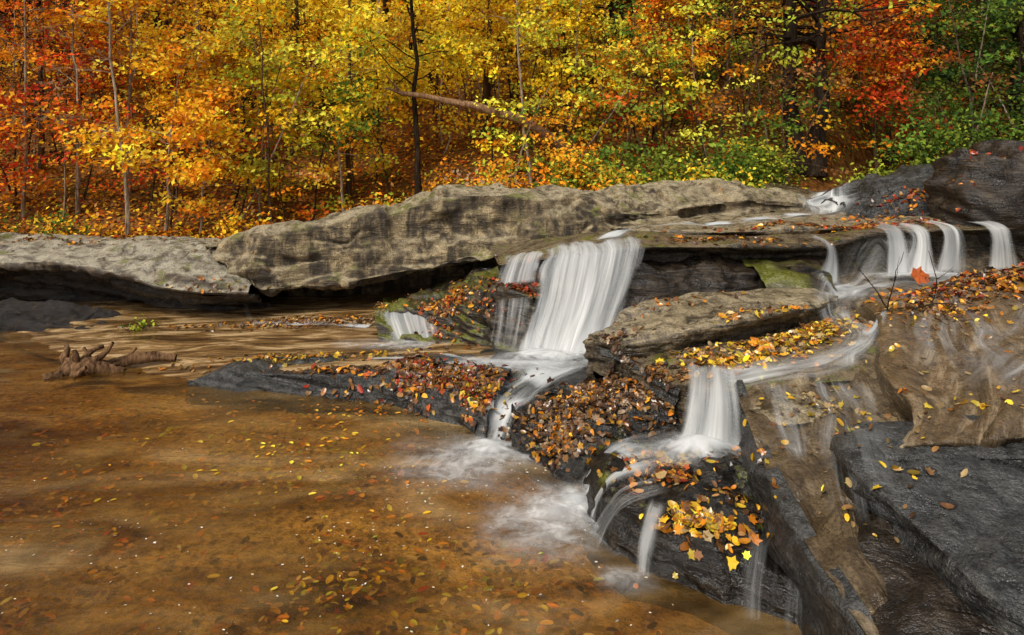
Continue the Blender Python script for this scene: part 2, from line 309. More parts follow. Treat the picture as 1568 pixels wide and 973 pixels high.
def boulder(name,c,r,mat,sd,amp=.18,nu=120,nv=80):
    th=np.linspace(0,2*np.pi,nu); ph=np.linspace(.02,np.pi-.02,nv); a,b=np.meshgrid(th,ph)
    D=np.stack([np.cos(a)*np.sin(b),np.sin(a)*np.sin(b),np.cos(b)],-1); s=np.sign(D)*np.abs(D)**.9
    P=(s*np.array(r)+np.array(c)).reshape(-1,3); Dn=D.reshape(-1,3)
    dd=amp*fbm(P*1.3+sd,4)+amp*.2*np.tanh(4*fbm(np.stack([P[:,0]*.6,P[:,1]*.6,P[:,2]*6+P[:,0]*3],-1)+sd,2))+amp*.15*np.tanh(4*fbm(P*3+sd,3))
    P=P+Dn*dd[:,None]; F=gridfaces(nv,nu); reg(P,F); return mk(name,P,[F],[mat])
boulder('dark_boulder',(6.55,7.9,1.55),(1.45,.9,.75),M_brown,3.1,.3)
rock('middle_stream_bed_rock',[[(2.3,7.1,.72),(3.4,7.2,.76),(4.8,7.4,.8),(7,7.4,.9)],[(2.3,6.4,.72),(3.2,6.4,.74),(4.3,6.4,.78),(6.5,6.4,1.0)],[(2.4,5.7,.66),(2.95,5.7,.70),(3.6,5.7,.80),(6,5.6,1.1)],[(2.4,5.2,.6),(2.7,5.2,.62),(3.3,5.2,.78),(6,5,1.1)]],M_flow,amp=.05,st=.01,rip=.03)
rock('stepped_mossy_rock',[[(-1.7,8.7,.2),(-1.0,8.6,.35),(-.6,8.5,.5),(-.2,8.4,.7),(.5,8,.9)],[(-1.58,7.4,.30),(-.965,7.2,.43),(-.588,7.0,.565),(-.23,6.8,.74),(.33,6.55,.91)],[(-1.50,7.2,.272),(-.94,7.0,.334),(-.57,6.8,.436),(-.22,6.5,.57),(.22,6.3,.636)],[(-1.42,6.95,.158),(-.83,6.7,.19),(-.55,6.6,.205),(-.216,6.35,.22),(.096,6.1,.26)],[(-1.4,6.9,-.1),(-.8,6.6,-.1),(-.5,6.5,-.1),(-.2,6.25,-.1),(.1,6.0,-.1)]],M_mossr,res=.022,amp=.10,st=.06,lin=True,chip=.6)
rock('low_leafy_rock',[[(-2.9,6.5,-.12),(-2.5,6.5,.05),(-2,6.5,.08),(-1.4,6.4,.1),(-.9,6.3,.15),(-.4,6.1,.2),(.05,5.9,.22)],
 [(-2.94,5.95,.02),(-2.63,6.0,.12),(-2.07,5.85,.15),(-1.39,5.7,.165),(-.927,5.65,.25),(-.46,5.5,.295),(-.047,5.2,.3)],
 [(-2.93,5.88,.01),(-2.53,5.82,.09),(-2.02,5.7,.11),(-1.36,5.57,.11),(-.88,5.38,.16),(-.465,5.1,.17),(-.15,4.8,.15)],
 [(-2.92,5.85,-.15),(-2.47,5.7,-.15),(-1.98,5.6,-.15),(-1.34,5.48,-.15),(-.86,5.24,-.15),(-.46,4.92,-.15),(-.2,4.6,-.15)]],M_slate,res=.022,amp=.05,st=.025,chip=.6)
rock('plunge_bed_rock',[[(-.3,6.4,.2),(.3,6.4,.25),(1.0,6.4,.3)],[(-.3,5.8,.2),(.3,5.8,.25),(.9,5.8,.28)],[(-.25,5.3,.22),(.15,5.2,.24),(.6,5.2,.3)],[(-.25,5.0,.13),(-.02,4.95,.13),(.3,4.9,.2)],[(-.25,4.75,.02),(-.1,4.72,.02),(.12,4.65,.05)],[(-.25,4.6,-.15),(-.1,4.55,-.15),(.1,4.5,-.15)]],M_dark,res=.025,amp=.06,st=.01)
rock('leafy_mound_rock',[[(.05,5.3,.2),(.35,5.3,.26),(.7,5.3,.3),(1.1,5.2,.3)],[(.02,4.85,.14),(.31,4.75,.29),(.67,4.65,.39),(1.05,4.55,.42)],[(.03,4.65,.1),(.28,4.5,.22),(.6,4.4,.27),(1.1,4.3,.3)],[(.03,4.55,.0),(.25,4.3,.05),(.42,4.1,.08),(1.1,4.15,.25)],[(.03,4.5,-.15),(.23,4.22,-.15),(.38,4.0,-.15),(.9,3.95,.1)]],M_dark,res=.02,amp=.08,st=.02,chip=.5)
F=np.array([[(.60,5.15,.66),(.99,5.6,.71),(1.72,6,.80),(2.58,6.2,.82),(3.0,6.0,.80)],[(.65,5.05,.665),(.95,5.25,.70),(1.7,5.5,.81),(2.5,5.75,.845),(2.95,5.9,.81)],[(.772,4.95,.614),(1.12,4.95,.66),(1.76,5.1,.776),(2.46,5.4,.823),(2.9,5.8,.80)]])
rock('tilted_slab_rock',[o(F[0],.05,-.4),F[0],F[1],F[2],o(F[2],-.01,-.05),o(F[2],.12,-.2)],M_slab,res=.022,amp=.045,st=.035,lin=True,dip=(-.12,.16),sL=(.05,.0,-.3),chip=.5)
G=np.array([[(.8,5.15,.45),(1.3,5.2,.52),(1.9,5.4,.6),(2.6,5.7,.66),(3.0,5.8,.7)],[(.82,4.85,.52),(1.2,4.75,.57),(1.7,4.8,.62),(2.3,4.9,.66),(2.85,5.0,.72)],[(.87,4.7,.5),(1.14,4.3,.54),(1.43,4.2,.545),(2.0,4.2,.6),(2.5,4.2,.64)]])
rock('leafy_shelf_rock',[G[0],G[1],G[2],o(G[2],0.02,-.06),o(G[2],.1,-.45)],M_shelf,res=.025,amp=.045,st=.012,lin=True,sL=(.08,.05,-.5))
rock('slab_underside_rock',[[(.63,5.12,.6),(.78,4.92,.56),(.95,4.6,.52),(1.12,4.33,.5)],[(.68,5.15,.45),(.8,4.95,.42),(.95,4.65,.35),(1.1,4.4,.3)],[(.8,5.2,.1),(.9,5.0,.1),(1.0,4.7,.1),(1.12,4.45,.1)]],M_slate,res=.02,amp=.06,st=.06,dip=(.5,.2),bed=8)
I=[[(1.45,4.25,.55),(1.8,4.3,.6),(2.5,4.4,.64)],[(1.35,3.7,.48),(1.7,3.75,.54),(2.4,3.8,.6)],[(1.28,3.2,.43),(1.6,3.2,.49),(2.2,3.3,.55)],[(1.25,2.75,.377),(1.5,2.75,.42),(2.0,2.8,.45)],[(1.24,2.45,.36),(1.5,2.45,.38),(2,2.5,.4)],[(1.22,2.0,.3),(1.5,2,.33),(2,2,.35)],[(1.2,1.4,.2),(1.5,1.4,.25),(2.2,1.4,.25)]]
rock('cascade_slab_rock',I,M_flow,res=.016,amp=.045,st=.035,dip=(-.5,.3),rip=.05,chip=.4,bed=7)
rock('broken_step_rock',[[(1.42,3.95,.5),(1.62,4.0,.57),(1.85,4.0,.6)],[(1.45,3.8,.52),(1.65,3.8,.575),(1.9,3.85,.6)],[(1.5,3.7,.51),(1.65,3.66,.55),(1.86,3.72,.59)],[(1.5,3.72,.42),(1.65,3.68,.45),(1.85,3.74,.5)]],M_slab,res=.018,amp=.04,st=.02,chip=.5,lin=True)
rock('layered_dark_rock',[[(1.38,2.85,.385),(1.5,2.9,.44),(1.66,2.95,.49)],[(1.33,2.65,.385),(1.47,2.68,.44),(1.64,2.7,.48)],[(1.29,2.4,.375),(1.46,2.42,.42),(1.66,2.4,.46)],[(1.28,2.1,.34),(1.48,2.1,.38),(1.7,2.1,.41)],[(1.27,1.6,.27),(1.5,1.6,.3),(1.75,1.6,.33)]],M_brown,res=.015,amp=.03,st=.045,dip=(-.6,.4),chip=.4,sL=(-.03,0,-.1),bed=9)
Ie=np.array([r[0] for r in I])
rock('slab_side_rock',[Ie+np.array([.06,0,.012]),Ie+np.array([-.01,0,-.02]),Ie+np.array([-.03,-.02,-.2]),Ie+np.array([.05,0,-.6])],M_slate,res=.018,amp=.04,st=.05,lin=True,dip=(-.2,.3),bed=9)
Rr=[[(2.95,5.6,.80),(3.5,5.6,.95),(4.4,5.6,1.15),(6,5.6,1.4)],[(2.77,4.9,.82),(3.2,4.9,.86),(3.8,4.9,.95),(5.5,4.9,1.2)],[(2.24,4.0,.76),(2.7,4.0,.78),(3.3,4,.82),(5,4,1.0)],[(2.09,3.4,.725),(2.4,3.4,.74),(2.8,3.35,.79),(4.5,3.3,.9)],[(1.82,3.05,.69),(2.1,3.05,.7),(2.5,3.0,.75),(4.2,3,.85)]]
rock('smooth_slab_rock',Rr,M_flow2,res=.022,amp=.04,st=.016,sL=(.06,.02,-.35),sF=(0,.06,-.12),rip=.04,chip=.25)
rock('edge_layer_rock',[[(1.74,3.3,.66),(2.1,3.3,.67),(2.6,3.3,.72),(4.2,3.3,.8)],[(1.72,3.02,.645),(2.05,2.98,.655),(2.5,2.9,.70),(4.2,2.85,.8)],[(1.72,3.02,.6),(2.05,3.0,.6),(2.5,2.95,.62),(4.2,2.9,.7)]],M_slate,res=.018,amp=.04,st=.03,lin=True,dip=(-.1,.2))
Q=[[(1.66,3.3,.60),(2.1,3.3,.62),(3.5,3.3,.7)],[(1.58,2.93,.585),(2.0,2.93,.6),(3.5,2.9,.68)],[(1.60,2.62,.565),(2,2.6,.58),(3.5,2.6,.64)],[(1.60,2.4,.555),(2,2.35,.56),(3.5,2.3,.6)],[(1.64,2.2,.52),(2,2.1,.53),(3.5,2,.56)],[(1.75,1.95,.45),(2.1,1.8,.46),(3.5,1.7,.5)],[(1.8,1.3,.4),(2.1,1.2,.4),(3.5,1.2,.4)]]
rock('grey_slate_rock',Q,M_slate,res=.015,amp=.04,st=.035,sL=(.05,.02,-.3),dip=(-.2,.2),sd=4,chip=.45,bed=10)
rock('lower_leafy_rock',[[(.40,4.2,-.12),(.42,3.95,-.12),(.45,3.45,-.12),(.56,3.15,-.12),(.84,3.0,-.12),(1.02,2.86,-.12),(1.3,2.7,-.12)],[(.47,4.2,.08),(.49,3.95,.09),(.49,3.48,.08),(.6,3.2,.08),(.87,3.03,.08),(1.05,2.9,.08),(1.3,2.73,.08)],[(.55,4.2,.16),(.60,3.95,.19),(.58,3.55,.17),(.70,3.28,.19),(.93,3.1,.19),(1.1,2.97,.18),(1.3,2.8,.15)],[(.8,4.2,.24),(.85,4.0,.25),(.8,3.7,.24),(.9,3.5,.24),(1.0,3.3,.25),(1.15,3.15,.22),(1.35,3.0,.2)],[(1.4,4.3,.3),(1.45,4.1,.28),(1.5,3.8,.26),(1.5,3.6,.25),(1.5,3.4,.25),(1.5,3.2,.22),(1.5,3.0,.2)]],M_dark,res=.016,amp=.07,st=.025,chip=.7)
A=np.array([[(-7,9.2,.02),(-4.5,9.2,.12),(-2.5,9.2,.16),(-.5,9.2,.2)],[(-6,7.7,-.01),(-4.3,7.6,.08),(-2.3,7.6,.12),(-.8,7.4,.15)],[(-5,6.9,-.03),(-3.6,6.7,.04),(-2,6.6,.1),(-.2,6.4,.2)],[(-4,6.3,-.04),(-2.9,6.1,.0),(-1.9,5.98,.13),(-.2,5.9,.24)],[(-3.6,6.0,-.08),(-2.8,5.9,-.03),(-1.8,5.8,.1),(-.3,5.6,.2)]],float)
A=cr(cr(A,1,.05),0,.05); s=A.shape; P=A.reshape(-1,3); P[:,2]+=.02*fbm(P*np.array([1.5,5,1]),3)+.03*fbm(P*.9,2); Fq=gridfaces(s[0],s[1]); reg(P,Fq); mk('shallow_stream',P,[Fq],[M_shallow],uv=grid_uv(A).reshape(-1,2))

BVH=BVHTree.FromPolygons(np.concatenate(BV).tolist(),np.concatenate(BF).tolist())
DN=Vector((0,0,-1))
def drop(x,y,top=3.0):
    h=BVH.ray_cast(Vector((x,y,top)),DN)
    if h[0] is None: return 0.,Vector((0,0,1))
    nn=h[1]
    if nn.z<0: nn=-nn
    return h[0].z,nn

# ------------------------------------------------------------------ water sheets
def sheet(name,rows,mat,dens=1.0,res=.03,wob=.02,sd=0,fin=.08,fend=.1,edge=.12,lin=False,off=0,grow=0,gp=.6):
    A=np.array(rows,float); A=cr(A,1,res); A=cr(A,0,res,lin); nv,nu=A.shape[:2]; uv=grid_uv(A)
    n_=gnormal(A); q=np.stack([uv[...,0]*10,uv[...,1]*.8,uv[...,0]*0+sd],-1).reshape(-1,3)
    A=A+n_*(wob*fbm(q,3).reshape(nv,nu,1)+off)
    a=np.linspace(0,1,nu)[None,:]; b=np.linspace(0,1,nv)[:,None]
    j=.07*vn(np.stack([b[:,0]*5,b[:,0]*0+sd,b[:,0]*0],-1))[:,None]
    gap=1-gp*sstep(.0,.5,vn(np.stack([np.broadcast_to(a*nu*res*5,(nv,nu)).ravel(),np.broadcast_to(b*1.3,(nv,nu)).ravel(),np.full(nv*nu,sd+.5)],-1)).reshape(nv,nu))*(1-.4*b)
    fd=sstep(0,edge,a+j)*sstep(0,edge,1-a+j)*sstep(0,fin,b+.001)*sstep(0,fend,1-b+.001)*dens*gap*(1+grow*b**2)
    return mk(name,A.reshape(-1,3),[gridfaces(nv,nu)],[mat],fade=fd.reshape(-1),uv=(uv+sd).reshape(-1,2))
def flow(name,pts,mat,dens=1.0,res=.04,lift=.015,sd=0,fin=.1,fend=.15,edge=.25):
    P=np.array(pts,float)
    C=cr(P[:,None,:],0,res)[:,0]; d=np.gradient(C[:,:2],axis=0); d/=np.linalg.norm(d,axis=1,keepdims=True)+1e-9
    pr=np.stack([-d[:,1],d[:,0]],-1); nu=max(8,int(C[:,2].max()*2/res)); a=np.linspace(-1,1,nu)
    wv=1+.3*vn(np.stack([np.arange(len(C))*res*3,np.full(len(C),sd+.3),np.zeros(len(C))],-1))
    XY=C[:,None,:2]+pr[:,None,:]*((C[:,2]*wv)[:,None,None]*a[None,:,None]); nv=len(C)
    Z=np.array([[drop(x,y)[0] for x,y in r] for r in XY])
    Zm=Z.copy()
    for k in range(3):
        Zp=np.pad(Zm,1,mode='edge'); Zm=(Zp[:-2,1:-1]+Zp[2:,1:-1]+Zp[1:-1,:-2]+Zp[1:-1,2:]+2*Zm)/6
    A=np.concatenate([XY,(Zm+lift)[...,None]],-1); uv=grid_uv(A)
    A[...,2]+=.012*fbm(np.stack([uv[...,0]*12,uv[...,1]*1.2,uv[...,0]*0+sd],-1).reshape(-1,3),2).reshape(nv,nu)
    aa=(a[None,:]+1)/2; b=np.linspace(0,1,nv)[:,None]
    fd=sstep(0,edge,aa)*sstep(0,edge,1-aa)*sstep(0,fin,b+.001)*sstep(0,fend,1-b+.001)*dens
    fd=fd*(.55+.8*sstep(-.4,.4,fbm(np.stack([XY[...,0]*3.5,XY[...,1]*3.5,XY[...,0]*0+sd],-1).reshape(-1,3),3).reshape(nv,nu)))
    return mk(name,A.reshape(-1,3),[gridfaces(nv,nu)],[mat],fade=fd.reshape(-1),uv=(uv+sd).reshape(-1,2))
def foam(name,c,rx,ry,z,mat,dens=1.2,sd=0,dx=0,dy=0,hgt=.02):
    n_=56; g=np.linspace(-1.25,1.25,n_); U,Vv=np.meshgrid(g,g); x=U*rx; y=Vv*ry
    rr=np.sqrt((U-dx*.25)**2+(Vv-dy*.25)**2)
    q=np.stack([x*3.2,y*5,x*0+sd],-1).reshape(-1,3); w=fbm(q,4).reshape(U.shape)
    rr=rr*(1-.35*w)
    ang=np.arctan2(y+1e-6,x); ray=fbm(np.stack([np.cos(ang)*4,np.sin(ang)*4,rr*.6+sd],-1).reshape(-1,3),3).reshape(U.shape)
    fd=dens*np.exp(-(rr*1.9)**2)*(1+.6*w)+dens*.34*np.exp(-(rr*1.25)**2)*(1+1.6*ray)*sstep(.15,.5,rr)
    fd=fd*sstep(1.2,.8,np.maximum(np.abs(U),np.abs(Vv)))
    A=np.stack([c[0]+x,c[1]+y,z+hgt*np.exp(-(rr*2.2)**2)*(1+w)],-1)
    uv=np.stack([x*2+w*.2+sd,y*3+w*.2],-1)
    return mk(name,A.reshape(-1,3),[gridfaces(n_,n_)],[mat],fade=np.clip(fd,0,2).reshape(-1),uv=uv.reshape(-1,2))
for k in range(2):
    y=-.05*k
    sheet('main_waterfall',[[(.34,6.95+y,1.10),(.74,6.8+y,1.18),(1.35,6.8+y,1.25)],[(.32,6.52+y,1.085),(.74,6.33+y,1.165),(1.285,6.33+y,1.225)],[(.26,6.35+y,1.0),(.72,6.18+y,1.08),(1.24,6.2+y,1.13)],[(.18,6.15+y,.7),(.62,5.98+y,.75),(1.12,6.05+y,.85)],[(.09,6.0+y,.45),(.5,5.82+y,.45),(1.0,5.95+y,.6)],[(.05,5.92+y,.29),(.42,5.7+y,.27),(.9,5.85+y,.42)]],W_fall,1.05,sd=3.3*k,wob=.05,fin=.12,fend=.03,edge=.07,grow=.8)
sheet('side_waterfall',[[(-.02,7.1,1.0),(.36,6.75,1.09)],[(-.1,6.95,.96),(.33,6.58,1.07)],[(-.17,6.8,.80),(.28,6.4,.96)],[(-.2,6.7,.72),(.25,6.3,.85)]],W_fall,1.3,wob=.03)
sheet('side_veil_waterfall',[[(-.2,6.62,.62),(.2,6.3,.72)],[(-.22,6.35,.45),(.15,6.1,.5)],[(-.25,6.25,.25),(.1,6.0,.28)]],W_thin,.9,wob=.03)
foam('plunge_foam',(.42,5.72),.62,.36,.33,W_foam,2.2,sd=2,hgt=.08)
foam('plunge_foam',(.05,5.62),1.1,.28,.27,W_foam,1.7,sd=5)
flow('plunge_stream',[(.45,5.9,.35),(.3,5.45,.3),(.12,5.15,.24),(-.05,4.92,.17),(-.13,4.7,.14),(-.15,4.58,.14)],W_flow,1.7,edge=.3)
flow('spill_stream',[(.1,5.7,.15),(-.4,5.85,.12),(-.9,6.0,.1),(-1.5,6.2,.1)],W_thin,1.5)
foam('pool_foam',(-.25,4.42),.6,.46,.012,W_foam,1.35,sd=1,dx=-.5,dy=-.5)
foam('pool_foam',(-.16,4.55),.32,.22,.02,W_foam,1.9,sd=8,hgt=.04)
sheet('small_waterfall',[[(-1.5,7.35,.33),(-1.2,7.25,.36),(-.8,7.1,.4)],[(-1.47,7.15,.3),(-1.15,7.05,.33),(-.78,6.95,.34)],[(-1.38,6.95,.2),(-1.05,6.82,.2),(-.74,6.75,.22)],[(-1.3,6.85,.13),(-1.0,6.72,.13),(-.72,6.65,.15)]],W_fall,1.4,wob=.05)
foam('small_fall_foam',(-1.1,6.62),.75,.22,.17,W_foam,1.6,sd=4)
flow('shelf_stream',[(-1.5,7.4,.12),(-2.2,7.6,.12),(-3.2,7.7,.1)],W_thin,1.4)
for k in range(2):
    y=-.04*k
    sheet('lower_waterfall',[[(1.2,4.5+y,.6),(1.5,4.4+y,.61)],[(1.15,4.25+y,.575),(1.43,4.15+y,.58)],[(1.09,4.13+y,.48),(1.42,4.04+y,.48)],[(1.02,4.05+y,.33),(1.41,3.96+y,.34)],[(.95,4.02+y,.24),(1.42,3.9+y,.24)]],W_fall,.95,sd=2+3*k,wob=.05,edge=.12,fend=.04,grow=.6)
foam('lower_fall_foam',(1.12,3.92),.38,.24,.29,W_foam,1.8,sd=6,hgt=.05)
flow('lower_stream',[(1.25,3.98,.16),(1.0,3.96,.2),(.82,3.9,.26),(.66,3.82,.3)],W_flow,1.3,edge=.3,fend=.05,lift=.024)
for k,(y0,y1,dn) in enumerate([(3.62,4.12,1.45),(3.38,3.6,1.0)]):
    ym=(y0+y1)/2
    sheet('veil_waterfall',[[(.86,y0+.06,.275),(.86,ym+.04,.28),(.84,y1+.02,.275)],[(.62,y0,.235),(.63,ym,.24),(.62,y1,.225)],[(.51,y0-.02,.15),(.52,ym-.02,.15),(.52,y1-.02,.14)],[(.44,y0-.05,.01),(.43,ym-.05,.01),(.42,y1-.05,.01)]],W_flow if k==0 else W_thin,dn,wob=.03,sd=7+k,edge=.15,fin=.3,fend=.08,res=.02,gp=.6)
for k,(xa,xb,ya,yb,d_) in enumerate([(.66,.74,3.3,3.22,1.5),(1.06,1.2,2.98,2.9,.8),(1.22,1.29,2.88,2.84,.7)]):
    sheet('trickle_waterfall',[[(xa+.06,ya+.12,.25),(xb+.06,yb+.12,.25)],[(xa,ya,.215),(xb,yb,.215)],[(xa-.05,ya-.08,.12),(xb-.05,yb-.08,.12)],[(xa-.07,ya-.12,.005),(xb-.07,yb-.12,.005)]],W_thin,d_,wob=.02,sd=20+k,edge=.4,fin=.2,res=.015,gp=.7)
foam('pool_foam',(.28,3.66),.46,.46,.012,W_foam,1.45,sd=3,dx=-.5)
foam('pool_foam',(.38,3.8),.2,.28,.02,W_foam,1.8,sd=3.5,hgt=.03)
foam('pool_foam',(.55,3.12),.16,.12,.012,W_foam,1.3,sd=9)
flow('slab_stream',[(3.3,6.4,.25),(2.95,6.0,.2),(2.72,5.5,.16),(2.68,5.1,.14),(2.55,4.75,.14),(2.2,4.5,.2),(1.8,4.4,.22),(1.35,4.35,.2)],W_flow,1.3,edge=.3,fend=.05,lift=.025)
flow('slab_stream',[(2.8,5.0,.1),(2.6,4.75,.1),(2.35,4.55,.09),(2.2,4.3,.08)],W_flow,1.7,edge=.35,lift=.03)
flow('slab_stream',[(2.1,4.3,.25),(1.95,3.8,.25),(1.75,3.4,.22),(1.6,3.0,.2),(1.5,2.7,.16)],W_thin,.8,edge=.35)
flow('slab_stream',[(1.7,4.2,.12),(1.62,3.95,.1),(1.56,3.7,.1),(1.45,3.3,.08)],W_thin,.9,edge=.35,sd=3)
flow('slab_stream',[(3.6,6.3,.3),(3.2,5.6,.3),(3.3,5.0,.3),(2.9,4.3,.4),(2.6,3.7,.4)],W_thin,.7,edge=.35)
flow('slab_stream',[(4.2,5.0,.3),(3.6,4.4,.35),(3.0,3.9,.35),(2.5,3.5,.3)],W_thin,.6,edge=.35,sd=5)
flow('mid_stream',[(4.8,6.9,.3),(4.0,6.8,.3),(3.4,6.5,.28),(3.0,6.1,.2)],W_flow,1.3,edge=.3)
def curtain(name,xa,xb,ya,yb,zt,zb,m,d,sd,fl=.1):
    sheet(name,[[(xa,ya+.3,zt+.03),(xb,yb+.3,zt+.03)],[(xa,ya-.05,zt),(xb,yb-.05,zt)],[(xa-.03,ya-.16,(zt*.7+zb*.3)),(xb,yb-.16,(zt*.7+zb*.3))],[(xa-fl,ya-.24,zb),(xb,yb-.24,zb)]],m,d,sd=sd,wob=.05,fend=.05,grow=.5,edge=.2)
curtain('right_waterfall',3.92,4.12,6.95,7.0,1.29,.82,W_thin,1.3,1)
curtain('right_waterfall',4.2,4.42,7.0,7.05,1.29,.84,W_fall,1.1,6,.25)
curtain('right_waterfall',4.55,4.82,7.05,7.1,1.30,.84,W_fall,1.2,2,.2)
curtain('right_waterfall',5.12,5.34,7.1,7.1,1.32,.86,W_fall,1.1,3)
curtain('narrow_waterfall',3.18,3.36,6.75,6.85,1.17,.76,W_fall,1.3,4,.22)
foam('right_fall_foam',(4.3,6.75),.8,.2,.85,W_foam,1.7,sd=3)
flow('upper_stream',[(7.2,13.2,.35),(6.2,12,.35),(5.3,10.9,.35),(4.7,9.8,.35),(4.4,9.0,.4),(3.9,8.5,.35)],W_flow,1.6,edge=.25,lift=.03)
flow('upper_stream',[(4.2,8.7,.2),(3.2,8.3,.15),(2.2,8.0,.12),(1.2,7.4,.15),(.9,6.8,.2)],W_thin,1.5,lift=.02)
flow('pool_ripple',[(-6.5,6.6,.12),(-5.6,6.55,.14),(-4.9,6.6,.1)],W_foam,1.8)

# ------------------------------------------------------------------ leaves
def frames(nr):
    nr=nr/(np.linalg.norm(nr,axis=1,keepdims=True)+1e-9); a=rng.normal(size=nr.shape); t=np.cross(nr,a); t/=np.linalg.norm(t,axis=1,keepdims=True)+1e-9
    return t,np.cross(nr,t),nr
QT=np.array([(0,-.55,0),(.34,0,.1),(0,.55,0),(-.34,0,.1)]); QF=np.array([[0,1,2,3]])
ov=[(0,0,0)]+[(math.sin(a)*.3*(1 if abs(math.cos(a))<.9 else .9),-math.cos(a)*.55,.07*abs(math.sin(a))) for a in np.linspace(0,2*math.pi,9)[:-1]]
OT=np.array(ov); OF=np.array([[0,1+i,1+(i+1)%8] for i in range(8)])
mr=[.3,.45,.36,.56,.38,.6,.37,.55,.36,.46,.3]; ma_=np.linspace(-150,150,11)
MT=np.array([(0,0,0)]+[(math.sin(R(a))*r,math.cos(R(a))*r,.10*r*(1 if i%2 else -.4)) for i,(a,r) in enumerate(zip(ma_,mr))]+[(0,-.5,.05)])
MF=np.array([[0,1+i,1+(i+1)%12] for i in range(12)])
def leafgeo(pos,nr,size,col,tpl=(QT,QF),curl=0):
    t,b,nn=frames(nr); T_,F_=tpl; k=len(T_)
    tp=np.repeat(T_[None],len(pos),0).copy()
    if curl: 
        c=rng.uniform(-1,1,(len(pos),1))*curl; tp[:,:,2]+=c*(tp[:,:,1]**2)*2+rng.uniform(-1,1,(len(pos),1))*curl*tp[:,:,0]
    V=pos[:,None]+size[:,None,None]*(tp[:,:,0:1]*t[:,None]+tp[:,:,1:2]*b[:,None]+tp[:,:,2:3]*nn[:,None])
    F=(F_[None]+(np.arange(len(pos))*k)[:,None,None]).reshape(-1,F_.shape[1])
    return V.reshape(-1,3),F,np.repeat(col,k,0)
PAL={'Y':[(.90,.58,.03),(.85,.48,.02),(.92,.66,.06)],'O':[(.80,.30,.02),(.74,.24,.015),(.82,.40,.03)],'R':[(.55,.06,.015),(.68,.13,.02),(.4,.04,.015)],
 'L':[(.48,.50,.05),(.36,.42,.04),(.62,.56,.06)],'G':[(.10,.17,.025),(.07,.13,.02),(.19,.24,.03)],'D':[(.035,.07,.02),(.05,.09,.02)],'B':[(.24,.10,.03),(.14,.06,.02),(.32,.16,.05)],'K':[(.04,.02,.012),(.07,.035,.02)],'P':[(.36,.25,.15),(.3,.2,.12)],'T':[(.55,.36,.14),(.65,.46,.2)]}
def pick(pal,nn,var=.25):
    ks=[c for ch in pal for c in PAL[ch]]
    c=np.array(ks)[rng.integers(0,len(ks),nn)]; return c*np.exp(rng.normal(0,var,(nn,1)))
_gx=np.linspace(-10,8,300); _gy=np.linspace(1,11,170); _GX,_GY=np.meshgrid(_gx,_gy)
_CL=fbm(np.stack([_GX*4,_GY*4,_GX*0+3],-1).reshape(-1,3),3).reshape(_GX.shape)
def _cl(x,y): return _CL[int(np.clip((y-1)/10*169,0,169)),int(np.clip((x+10)/18*299,0,299))]
def scatter(name,regs,tplmix=.35,lift=.006,minz=.25,tilt=.35,mat=L_wet):
    pos=[];nr=[];sz=[];co=[]
    for (cx,cy,rx,ry,rot,cnt,pal,s0) in regs:
        k0=len(pos)
        for i in range(cnt):
            a=rng.uniform(0,2*math.pi); r=math.sqrt(rng.uniform())*(.8+.4*rng.normal()); dx=math.cos(a)*r*rx; dy=math.sin(a)*r*ry
            x=cx+dx*math.cos(rot)-dy*math.sin(rot); y=cy+dx*math.sin(rot)+dy*math.cos(rot)
            z,nv_=drop(x,y)
            if nv_.z<minz or z<-.02: continue
            if _cl(x,y)<rng.uniform(-.7,.2): continue
            pos.append((x,y,z+lift+rng.uniform(0,.012))); nr.append(np.array(nv_)+rng.normal(0,tilt,3)); sz.append(s0*rng.uniform(.45,1.25))
        c=pick(pal,len(pos)-k0,.45)*(.66 if 'YY' in pal else .52); co.append(c)
    pos=np.array(pos);nr=np.array(nr);sz=np.array(sz);co=np.clip(np.concatenate(co),0,.9)
    m=rng.uniform(size=len(pos))<tplmix
    base=0; Vs=[];Fs=[];Cs=[]
    for mask,tpl in((m,(MT,MF)),(~m,(OT,OF))):
        if mask.sum()==0: continue
        v,f,c=leafgeo(pos[mask],nr[mask],sz[mask],co[mask],tpl,.4); Vs.append(v);Fs.append(f+base);Cs.append(c);base+=len(v)
    return mk(name,np.concatenate(Vs),[np.concatenate(Fs)],[mat],cols=np.concatenate(Cs),smooth=False)
